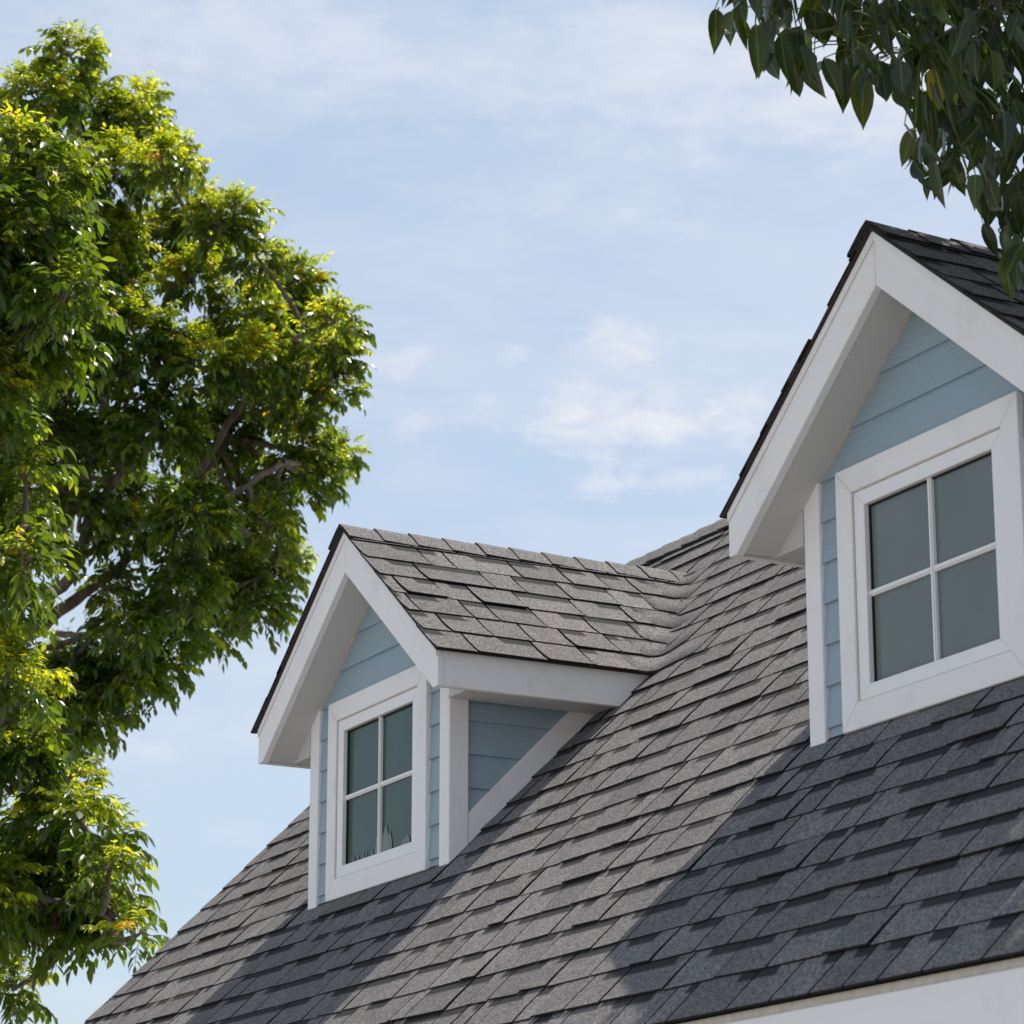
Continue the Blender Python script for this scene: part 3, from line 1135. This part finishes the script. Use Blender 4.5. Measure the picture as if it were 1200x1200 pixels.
def leaves_mesh(name, L, templates, mat, origin):
    """one mesh of many leaves. L: rows of pos(3) axis(3) normal(3) length width tone"""
    L = np.asarray(L, float)
    which = np.arange(len(L)) % len(templates)
    allv, alla, loops, starts, totals = [], [], [], [], []
    vb = lb = 0
    for ti, (V, A, Fc) in enumerate(templates):
        S = L[which == ti]
        if not len(S):
            continue
        pos, ax, nm = S[:, 0:3], S[:, 3:6], S[:, 6:9]
        ax = ax / np.linalg.norm(ax, axis=1, keepdims=True)
        sd_ = np.cross(nm, ax)
        sd_ /= np.linalg.norm(sd_, axis=1, keepdims=True) + 1e-9
        nm = np.cross(ax, sd_)
        ln, wd, tone = S[:, 9], S[:, 10], S[:, 11]
        P3 = (pos[:, None, :] + ax[:, None, :] * (V[None, :, 0:1] * ln[:, None, None])
              + sd_[:, None, :] * (V[None, :, 1:2] * wd[:, None, None])
              + nm[:, None, :] * (V[None, :, 2:3] * ln[:, None, None]))
        n, m = len(S), len(V)
        allv.append(P3.reshape(-1, 3) - np.array(origin))
        att = np.empty((n, m, 3))
        att[:, :, 0] = tone[:, None]
        att[:, :, 1] = A[None, :, 0]
        att[:, :, 2] = A[None, :, 1]
        alla.append(att.reshape(-1, 3))
        flat = np.array([i for f in Fc for i in f])
        tot = np.array([len(f) for f in Fc])
        st = np.concatenate([[0], np.cumsum(tot)[:-1]])
        loops.append((flat[None, :] + (np.arange(n) * m)[:, None]).ravel() + vb)
        starts.append((st[None, :] + (np.arange(n) * len(flat))[:, None]).ravel() + lb)
        totals.append(np.tile(tot, n))
        vb += n * m
        lb += n * len(flat)
    vv, lo, ss, tt = np.concatenate(allv), np.concatenate(loops), np.concatenate(starts), np.concatenate(totals)
    me = bpy.data.meshes.new(name)
    me.vertices.add(len(vv))
    me.vertices.foreach_set('co', vv.astype(np.float32).ravel())
    me.loops.add(len(lo))
    me.loops.foreach_set('vertex_index', lo.astype(np.int32))
    me.polygons.add(len(ss))
    me.polygons.foreach_set('loop_start', ss.astype(np.int32))
    me.polygons.foreach_set('loop_total', tt.astype(np.int32))
    me.polygons.foreach_set('use_smooth', np.ones(len(ss), dtype=bool))
    me.materials.append(mat)
    a = me.attributes.new('leaf', 'FLOAT_VECTOR', 'POINT')
    a.data.foreach_set('vector', np.concatenate(alla).astype(np.float32).ravel())
    me.update(calc_edges=True)
    return me


T_SMALL = [leaf_template(3, 0.06, 0.10), leaf_template(3, 0.10, 0.22), leaf_template(3, 0.03, 0.02)]
T_BIG = [leaf_template(8, 0.07, 0.12), leaf_template(8, 0.12, 0.30), leaf_template(8, 0.04, -0.10), leaf_template(8, 0.15, 0.20), leaf_template(8, 0.10, 0.42)]


def sprig(rnd, p, d, size, tone, out, npair=4, droop=0.55, lw=0.38, stems=None, young=False):
    """a feather-shaped leaf: a stalk that arches out and down with pairs of drooping leaflets"""
    d = Vector(d).normalized()
    pts = []
    q = Vector(p)
    dd = d.copy()
    step = size * 2.15 / (npair + 1)
    for k in range(npair + 1):
        q = q + dd * step
        dd = (dd + Vector((0, 0, -droop * 0.34))).normalized()
        pts.append((q.copy(), dd.copy()))
    if stems is not None:
        stems.append([Vector(p)] + [a for a, b in pts])
    for k, (q, dd) in enumerate(pts):
        sd_ = dd.cross(Vector((0, 0, 1)))
        sd_ = sd_.normalized() if sd_.length > 1e-3 else Vector((1, 0, 0))
        last = k == len(pts) - 1
        for s in ((0,) if last else (1, -1)):
            ax = dd * (0.55 if s else 1.0) + sd_ * s * rnd.uniform(0.6, 1.0) + Vector((0, 0, -rnd.uniform(0.5, 1.5) * droop))
            ax += Vector((rnd.gauss(0, .16), rnd.gauss(0, .16), rnd.gauss(0, .16)))
            nm = Vector((rnd.gauss(0, .35), rnd.gauss(0, .35), 1.0)) + sd_ * s * 0.35
            ln = size * rnd.uniform(0.78, 1.2)
            tn = min(1, max(0, tone + rnd.gauss(0, 0.07)))
            out.append((*q, *ax.normalized(), *nm.normalized(), ln, ln * lw * rnd.uniform(0.85, 1.15), tn))


def grow(rnd, lobes, depth, spread, size, dens, lw=0.38, young_lit_amt=0.5):
    """sprigs over the upper and outer shell of every clump of the crown. lobes: photo x, y, radius"""
    out, stems, cents = [], [], []
    for lobe in lobes:
        px, py, rp = lobe[:3]
        yb = lobe[3] if len(lobe) > 3 else young_lit_amt
        dp = depth + (lobe[4] if len(lobe) > 4 else rnd.uniform(-spread, spread))
        c = at(px, py, dp)
        r = rp / F_PX * dp
        cents.append((c, r))
        n = int(dens * (rp / 45.0) ** 2)
        for _ in range(n):
            z = max(-0.8, min(1.0, rnd.gauss(0.25, 0.55)))
            th = rnd.uniform(0, 2 * math.pi)
            h = math.sqrt(1 - z * z)
            dv = Vector((h * math.cos(th), h * math.sin(th), z))
            rad = r * rnd.uniform(0.12, 0.85) ** 0.6 * rnd.uniform(0.8, 1.0)
            p = c + Vector((dv.x * rad, dv.y * rad, dv.z * rad * 0.92))
            d = (dv + Vector((rnd.gauss(0, .35), rnd.gauss(0, .35), 0.15 + rnd.gauss(0, .3)))).normalized()
            lit = dv.z * 0.75 + rad / r * 0.55  # paler new growth on upper outer shoots; also paints sunlit tops into leaf colour
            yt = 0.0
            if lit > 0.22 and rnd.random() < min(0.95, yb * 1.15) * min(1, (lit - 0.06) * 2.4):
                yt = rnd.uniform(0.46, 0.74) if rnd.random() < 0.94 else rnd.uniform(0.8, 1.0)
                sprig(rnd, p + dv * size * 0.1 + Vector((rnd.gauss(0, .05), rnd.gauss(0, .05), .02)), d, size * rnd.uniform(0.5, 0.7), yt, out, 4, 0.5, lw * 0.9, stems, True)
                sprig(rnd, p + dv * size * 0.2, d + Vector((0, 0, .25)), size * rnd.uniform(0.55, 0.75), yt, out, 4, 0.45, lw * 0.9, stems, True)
            else:
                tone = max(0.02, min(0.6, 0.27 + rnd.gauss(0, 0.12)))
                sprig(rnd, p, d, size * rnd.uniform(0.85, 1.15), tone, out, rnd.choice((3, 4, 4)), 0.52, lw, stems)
    return out, stems, cents


def smooth_path(pts, n=5):
    """Catmull-Rom through the points"""
    pts = [Vector(p) for p in pts]
    ext = [pts[0] * 2 - pts[1]] + pts + [pts[-1] * 2 - pts[-2]]
    res = []
    for i in range(1, len(ext) - 2):
        a, b, c, d = ext[i - 1:i + 3]
        for k in range(n):
            t = k / n
            res.append(0.5 * ((2 * b) + (c - a) * t + (2 * a - 5 * b + 4 * c - d) * t * t + (3 * b - a - 3 * c + d) * t ** 3))
    res.append(pts[-1])
    return res


def limb(mb, pts, r0, r1, rnd, n=8):
    p = smooth_path(pts, 6)
    p = [q + Vector((rnd.gauss(0, .008), rnd.gauss(0, .008), rnd.gauss(0, .008))) * min(1.0, r0 / 0.05) for q in p]
    k = len(p) - 1
    mb.tube(p, [r0 + (r1 - r0) * (i / k) ** 0.8 for i in range(k + 1)], n)
    return p


def build_tree(name, label, base, trunk_pts, limbs, lobes, depth, spread, size, dens, seed, n_single, young=0.5, lw=0.38):
    rnd = random.Random(seed)
    root = empty(name, base)
    tag(root, label, "tree")
    mb = MB()
    tp = limb(mb, [base] + trunk_pts, 0.19, 0.10, rnd, 12)
    allp = []
    for pts, r0, r1 in limbs:
        allp += limb(mb, pts, r0, r1, rnd)
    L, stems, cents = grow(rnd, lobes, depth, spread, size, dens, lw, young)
    tw = []
    for c, r in cents:                                     # twigs from the nearest limb into each clump
        q = min(allp + tp[-4:], key=lambda a: (a - c).length)
        ctrl = (q + c) / 2 + Vector((rnd.gauss(0, .06), rnd.gauss(0, .06), -0.05))
        mb.tube(smooth_path([q, ctrl, c], 4), [0.022 - 0.0013 * i for i in range(9)], 5)
        for _ in range(3):
            e = c + Vector((rnd.gauss(0, .5), rnd.gauss(0, .5), rnd.uniform(0, .8))) * r
            mb.tube([c, (c + e) / 2 + Vector((0, 0, .02)), e], [0.010, 0.007, 0.003], 4)
    mb.build("trunk", M_BARK, root, base, smooth=True, fix=False)
    sm = MB()
    for s in stems:
        # thin flat stalk as a three-sided tube
        sm.tube([s[0], s[len(s) // 2], s[-1]], [0.0028, 0.002, 0.001], 3)
    st = sm.build("stalks", M_LEAF_STEM, root, base, smooth=True, fix=False)
    st["kind"] = 'stuff'
    L = np.array(L)
    # the leaves that show largest become parts of their own
    rel = L[:, :3] - np.array(EYE)
    dd = rel @ np.array(FWD)
    px = 600 + F_PX * (rel @ np.array(RGT)) / dd
    py = 600 - F_PX * (rel @ np.array(UPV)) / dd
    infr = (px > 2) & (px < 1198) & (py > 2) & (py < 1198)
    facing = np.abs(np.einsum('ij,ij->i', L[:, 6:9], rel / np.linalg.norm(rel, axis=1, keepdims=True))) + 0.3
    score = np.where(infr, L[:, 9] * L[:, 10] * facing / dd ** 2 * np.exp(-(dd - dd.min()) * 0.9), -1)
    order = np.argsort(-score)
    pick = order[:n_single]
    rest_ = np.setdiff1d(np.arange(len(L)), pick)
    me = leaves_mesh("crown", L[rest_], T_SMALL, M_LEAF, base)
    cr = put(bpy.data.objects.new("crown", me), root, base)
    cr["kind"] = 'stuff'
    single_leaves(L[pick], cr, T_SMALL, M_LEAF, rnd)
    return root


def single_leaves(L, parent, templates, mat, rnd):
    """leaves as objects; alike leaves share one mesh per shape and tone"""
    cache = {}
    for row in L:
        pos, ax, nm = Vector(row[0:3]), Vector(row[3:6]).normalized(), Vector(row[6:9])
        ln, wd, tone = row[9:12]
        sd_ = nm.cross(ax).normalized()
        nm = ax.cross(sd_)
        key = (rnd.randrange(len(templates)), round(tone * 10), round(wd / ln * 12))
        if key not in cache:
            unit = [(0, 0, 0, 1, 0, 0, 0, 0, 1, 1.0, max(0.15, key[2] / 12), key[1] / 10)]
            cache[key] = leaves_mesh("leaf", unit, [templates[key[0]]], mat, (0, 0, 0))
        ob = put_mesh("leaf", cache[key], parent, pos, (ax, sd_, nm))
        ob.scale = (ln, ln, ln)


M_LEAF_STEM = mat_plain("green_stalk", (0.07, 0.10, 0.02), 0.6, 0.3, 0.3, 30)

# ------------------------------------------------------------------ tree behind, at the left
DF = 18.9
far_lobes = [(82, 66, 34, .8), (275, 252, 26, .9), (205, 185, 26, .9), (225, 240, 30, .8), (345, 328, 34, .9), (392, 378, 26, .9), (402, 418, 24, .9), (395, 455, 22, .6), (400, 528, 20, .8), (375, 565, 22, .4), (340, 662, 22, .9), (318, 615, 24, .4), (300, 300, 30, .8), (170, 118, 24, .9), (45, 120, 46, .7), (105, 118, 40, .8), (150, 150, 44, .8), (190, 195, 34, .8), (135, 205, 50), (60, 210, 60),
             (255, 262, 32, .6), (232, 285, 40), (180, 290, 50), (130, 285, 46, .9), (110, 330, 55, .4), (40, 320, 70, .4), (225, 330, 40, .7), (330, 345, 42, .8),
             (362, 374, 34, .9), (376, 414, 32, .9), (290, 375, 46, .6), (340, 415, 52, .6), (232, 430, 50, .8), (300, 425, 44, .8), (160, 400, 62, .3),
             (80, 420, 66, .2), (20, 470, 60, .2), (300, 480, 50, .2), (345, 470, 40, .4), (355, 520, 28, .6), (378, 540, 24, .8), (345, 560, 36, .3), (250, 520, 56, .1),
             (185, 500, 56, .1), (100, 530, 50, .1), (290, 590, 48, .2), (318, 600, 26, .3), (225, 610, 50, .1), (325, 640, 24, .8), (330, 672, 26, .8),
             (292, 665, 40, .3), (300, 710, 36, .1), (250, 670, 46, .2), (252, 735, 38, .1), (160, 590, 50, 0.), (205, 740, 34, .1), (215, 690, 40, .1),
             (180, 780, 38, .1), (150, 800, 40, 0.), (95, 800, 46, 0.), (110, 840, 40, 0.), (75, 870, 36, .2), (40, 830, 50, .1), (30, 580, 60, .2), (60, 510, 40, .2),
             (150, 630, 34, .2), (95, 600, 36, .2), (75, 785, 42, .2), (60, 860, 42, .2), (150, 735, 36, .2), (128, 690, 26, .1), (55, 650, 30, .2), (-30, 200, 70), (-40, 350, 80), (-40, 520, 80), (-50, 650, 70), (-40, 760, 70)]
tb = at(-130, 950, DF)
far_base = Vector((tb.x, tb.y, 0))
A = lambda px, py, dd=0.0: at(px, py, DF + dd)
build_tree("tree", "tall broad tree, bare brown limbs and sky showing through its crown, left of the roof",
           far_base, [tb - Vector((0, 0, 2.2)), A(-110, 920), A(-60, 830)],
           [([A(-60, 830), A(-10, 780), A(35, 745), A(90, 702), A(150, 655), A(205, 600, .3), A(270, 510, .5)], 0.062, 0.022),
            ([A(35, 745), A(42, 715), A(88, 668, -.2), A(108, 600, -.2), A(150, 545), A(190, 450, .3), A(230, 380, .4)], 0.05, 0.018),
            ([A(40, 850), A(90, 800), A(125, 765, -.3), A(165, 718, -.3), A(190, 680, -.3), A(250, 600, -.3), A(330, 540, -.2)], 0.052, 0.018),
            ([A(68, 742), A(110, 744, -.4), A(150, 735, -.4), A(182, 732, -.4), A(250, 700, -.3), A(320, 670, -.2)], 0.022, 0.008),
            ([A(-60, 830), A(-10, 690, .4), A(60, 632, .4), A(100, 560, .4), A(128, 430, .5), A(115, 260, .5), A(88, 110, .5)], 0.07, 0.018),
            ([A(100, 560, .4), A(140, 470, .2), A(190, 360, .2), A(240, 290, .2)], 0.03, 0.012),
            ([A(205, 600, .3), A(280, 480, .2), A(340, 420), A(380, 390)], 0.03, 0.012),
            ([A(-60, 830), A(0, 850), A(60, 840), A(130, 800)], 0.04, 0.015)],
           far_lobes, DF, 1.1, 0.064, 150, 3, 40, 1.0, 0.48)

# ------------------------------------------------------------------ nearer tree at the left, beside the roof's edge
DN = 14.4
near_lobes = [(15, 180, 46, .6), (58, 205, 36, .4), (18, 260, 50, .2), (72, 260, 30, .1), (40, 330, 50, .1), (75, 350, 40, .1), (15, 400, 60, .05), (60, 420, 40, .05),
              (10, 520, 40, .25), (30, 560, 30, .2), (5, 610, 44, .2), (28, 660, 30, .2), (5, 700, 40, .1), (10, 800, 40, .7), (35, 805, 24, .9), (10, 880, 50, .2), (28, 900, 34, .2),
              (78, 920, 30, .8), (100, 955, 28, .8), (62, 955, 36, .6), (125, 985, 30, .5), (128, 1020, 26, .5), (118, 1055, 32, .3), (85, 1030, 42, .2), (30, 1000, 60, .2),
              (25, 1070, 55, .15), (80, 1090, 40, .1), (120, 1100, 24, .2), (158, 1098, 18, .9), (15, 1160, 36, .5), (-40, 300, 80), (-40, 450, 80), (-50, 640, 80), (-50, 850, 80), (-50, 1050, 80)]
nb = at(-150, 1150, DN)
near_base = Vector((nb.x, nb.y, 0))
B = lambda px, py, dd=0.0: at(px, py, DN + dd)
build_tree("tree", "tree with long drooping leaves whose lowest twigs reach the roof's sloping left edge",
           near_base, [nb - Vector((0, 0, 1)), B(-140, 1000), B(-110, 850)],
           [([B(-140, 1000), B(-70, 1020), B(10, 1040), B(80, 1060), B(150, 1085)], 0.045, 0.010),
            ([B(-110, 850), B(-50, 880), B(20, 920), B(80, 940)], 0.04, 0.010),
            ([B(-110, 850), B(-60, 700), B(-20, 650), B(20, 630)], 0.05, 0.012),
            ([B(-110, 850), B(-80, 600), B(-40, 470), B(20, 400), B(60, 340)], 0.06, 0.012),
            ([B(-80, 600), B(-50, 400), B(-10, 300), B(40, 220)], 0.045, 0.010)],
           near_lobes, DN, 0.7, 0.074, 82, 9, 240, 0.6, 0.42)

# ------------------------------------------------------------------ boughs over the right dormer
rb = random.Random(31)
DB = 7.75
btree_base = Vector((-2.9, 5.5, 0.0))                      # beyond the right gable end
bt = empty("tree", btree_base)
tag(bt, "tree whose dark large-leaved boughs hang over the right dormer from above", "tree")
C = lambda px, py, dd=0.0: at(px, py, DB + dd)
mb = MB()
limb(mb, [btree_base, Vector((-2.95, 5.4, 2.4)), Vector((-3.15, 5.25, 4.4)), Vector((-3.25, 5.25, 5.8)), Vector((-3.4, 5.3, 7.2))], 0.19, 0.03, rb, 12)
limb(mb, [Vector((-3.2, 5.25, 5.2)), Vector((-3.9, 5.15, 5.75)), C(1430, -260), C(1350, -420), C(1290, -620)], 0.075, 0.008, rb, 10)
mb.build("trunk", M_BARK, bt, btree_base, smooth=True, fix=False)
mb = MB()
tw = []
for pts, r0, r1 in (([Vector((-3.15, 5.25, 4.4)), Vector((-4.4, 5.15, 4.72)), C(1500, 120), C(1400, 20), C(1250, -50), C(1100, -40, .1), C(960, -25, .1), C(850, -15, .1)], 0.05, 0.006),
                    ([C(1500, 120), C(1440, 60), C(1330, 0, -.2), C(1230, -25, -.2), C(1150, 10, -.2), C(1080, 60, -.2)], 0.020, 0.003),
                    ([C(1430, -260), C(1300, -190, .3), C(1120, -170, .4), C(950, -120, .4)], 0.04, 0.006),
                    ([Vector((-4.4, 5.15, 4.72)), C(1500, 250), C(1400, 210, .1), C(1290, 150, .1), C(1210, 160, .1), C(1160, 150, .1)], 0.016, 0.003),
                    ([C(1250, -40), C(1200, 20, .2), C(1150, 95, .2), C(1110, 150, .2)], 0.014, 0.003),
                    ([C(1290, 160), C(1240, 200, .0), C(1200, 235, .0), C(1185, 275)], 0.012, 0.003)):
    tw += limb(mb, pts, r0, r1, rb, 7)
bough = mb.build("bough", M_BARK, bt, C(1400, 40), smooth=True, fix=False)

OUT = [(818, -60), (820, 42), (842, 60), (868, 52), (893, 92), (928, 112), (962, 112), (985, 92), (1012, 148), (1042, 118), (1062, 128), (1056, 160), (1062, 190), (1092, 244),
       (1130, 226), (1146, 262), (1160, 285), (1180, 345), (1215, 345), (1300, 330), (1420, 150), (1420, -320), (1000, -320), (840, -200)]


def inside(px, py):
    c = False
    j = len(OUT) - 1
    for i in range(len(OUT)):
        (xi, yi), (xj, yj) = OUT[i], OUT[j]
        if (yi > py) != (yj > py) and px < (xj - xi) * (py - yi) / (yj - yi) + xi:
            c = not c
        j = i
    return c


BL, bstems = [], []


def hang_leaf(p, ln, tone, az=None, tilt=None, lw=0.46):
    az = rb.uniform(0, 2 * math.pi) if az is None else az
    tilt = rb.uniform(0.1, 0.75) if tilt is None else tilt
    ax = Vector((math.cos(az) * math.sin(tilt), math.sin(az) * math.sin(tilt), -math.cos(tilt)))
    nm = Vector((rb.gauss(0, 1), rb.gauss(0, 1), rb.uniform(0.2, 1.2)))
    return (*p, *ax, *nm.normalized(), ln, ln * lw * rb.uniform(0.85, 1.15), tone)


tries = 0
while len(BL) < 1300 and tries < 30000:
    tries += 1
    px, py = rb.uniform(815, 1420), rb.uniform(-320, 345)
    dd = rb.uniform(-0.55, 0.75)
    p = C(px, py, dd)
    ln = rb.uniform(0.080, 0.114)
    lp = ln * F_PX / (DB + dd)
    row = hang_leaf(p, ln, max(0.0, min(0.6, rb.gauss(0.22, 0.14))))
    tipx, tipy, _ = to_px(p + Vector(row[3:6]) * ln)
    if not (inside(px, py) and inside(tipx, tipy)):
        continue
    # thinner towards the lower edge, so that single leaves read against the sky
    BL.append(row)
    bstems.append(p)
# edge leaves placed one by one where the photograph shows them: base x, y, tip x, y
for bx, by, tx, ty, tn in ((838, 10, 842, 60, .15), (862, 18, 872, 62, .25), (885, 28, 892, 92, .35), (905, 20, 898, 68, .1), (915, 40, 921, 100, .1), (930, 75, 937, 117, .15),
                           (945, 58, 962, 120, .4), (965, 68, 988, 115, .35), (1005, 82, 1015, 153, .55), (985, 72, 992, 132, .1), (1030, 70, 1043, 126, .2), (1050, 72, 1066, 127, .1),
                           (1070, 150, 1058, 196, .6), (1092, 80, 1102, 132, .95), (1080, 110, 1092, 190, .3), (1095, 185, 1103, 247, .4), (1112, 180, 1130, 230, .35), (1118, 95, 1170, 165, .5),
                           (1105, 150, 1100, 205, .15), (1160, 210, 1146, 250, .2), (1163, 225, 1155, 271, .1), (1178, 300, 1184, 350, .5), (1182, 262, 1172, 300, .1), (1195, 300, 1198, 335, .35),
                           (1165, 35, 1180, 100, .05), (1185, 20, 1200, 90, .05), (1145, 60, 1178, 122, .45), (1195, 205, 1185, 260, .15), (1170, 185, 1178, 232, .2), (1130, 150, 1150, 200, .1)):
    d_ = rb.uniform(-.3, .1)
    p, q = C(bx, by, d_), C(tx, ty, d_ + rb.uniform(-.035, .035))
    ax = q - p
    nm = -FWD * rb.uniform(0.6, 1) + Vector((rb.gauss(0, .45), rb.gauss(0, .45), rb.uniform(0, .5)))
    BL.append((*p, *ax.normalized(), *nm.normalized(), ax.length, ax.length * rb.uniform(0.36, 0.46), tn))
    bstems.append(p)
for _ in range(420):                                       # leaves farther back in the same boughs
    px, py = rb.uniform(930, 1400), rb.uniform(-120, 225)
    if inside(px, py) and inside(px, py + 35):
        BL.append(hang_leaf(C(px, py, rb.uniform(0.3, 1.0)), rb.uniform(0.07, 0.10), max(0.0, rb.gauss(0.15, 0.1))))
for _ in range(650):                                       # and those that shade the dormer's roof
    t = rb.uniform(0.85, 2.6)
    p = C(rb.uniform(985, 1135) + 114 * t, rb.uniform(255, 420) - 382 * t, 0.4 + 0.48 * t + rb.gauss(0, 0.06))
    BL.append(hang_leaf(p, rb.uniform(0.09, 0.125), max(0.0, rb.gauss(0.25, 0.12)), tilt=rb.uniform(0.4, 1.4)))
for _ in range(2400):                                      # the rest of the crown, above the picture
    p = C(rb.uniform(980, 1640), rb.uniform(-1000, -250), rb.uniform(0.2, 2.3))
    BL.append(hang_leaf(p, rb.uniform(0.09, 0.125), max(0.0, rb.gauss(0.25, 0.12)), tilt=rb.uniform(0.3, 1.4)))
for _ in range(900):                                       # the top of the crown, over the trunk
    p = Vector((-3.5 + rb.gauss(0, .5), 5.25 + rb.gauss(0, .45), 6.9 + rb.gauss(0, .5)))
    BL.append(hang_leaf(p, rb.uniform(0.09, 0.125), max(0.0, rb.gauss(0.25, 0.12)), tilt=rb.uniform(0.3, 1.4)))
sm = MB()
for p in bstems:
    q = min(tw, key=lambda a: (a - p).length)
    e = p + (q - p).normalized() * min(0.10, (q - p).length) + Vector((0, 0, 0.02))
    sm.tube([e, (p + e) / 2 + Vector((0, 0, 0.008)), p], [0.0022, 0.0018, 0.0012], 4)
    if rb.random() < 0.12:
        sm.tube(smooth_path([q, (q + e) / 2 + Vector((0, 0, .05)), e], 3), [0.0045] * 7, 4)
st = sm.build("stalks", M_LEAF_STEM, bt, C(1400, 40), smooth=True, fix=False)
st["kind"] = 'stuff'
BL = np.array(BL)
rel = BL[:, :3] - np.array(EYE)
dd_ = rel @ np.array(FWD)
px = 600 + F_PX * (rel @ np.array(RGT)) / dd_
py = 600 - F_PX * (rel @ np.array(UPV)) / dd_
sel = (px > 800) & (px < 1210) & (py > -15)
idx = np.where(sel)[0]
idx = idx[np.argsort(dd_[idx])][:295]
oth = np.setdiff1d(np.arange(len(BL)), idx)
single_leaves(BL[idx], bough, T_BIG, M_LEAF2, rb)
me = leaves_mesh("crown", BL[oth], T_BIG, M_LEAF2, btree_base)
cr = put(bpy.data.objects.new("crown", me), bt, btree_base)
cr["kind"] = 'stuff'
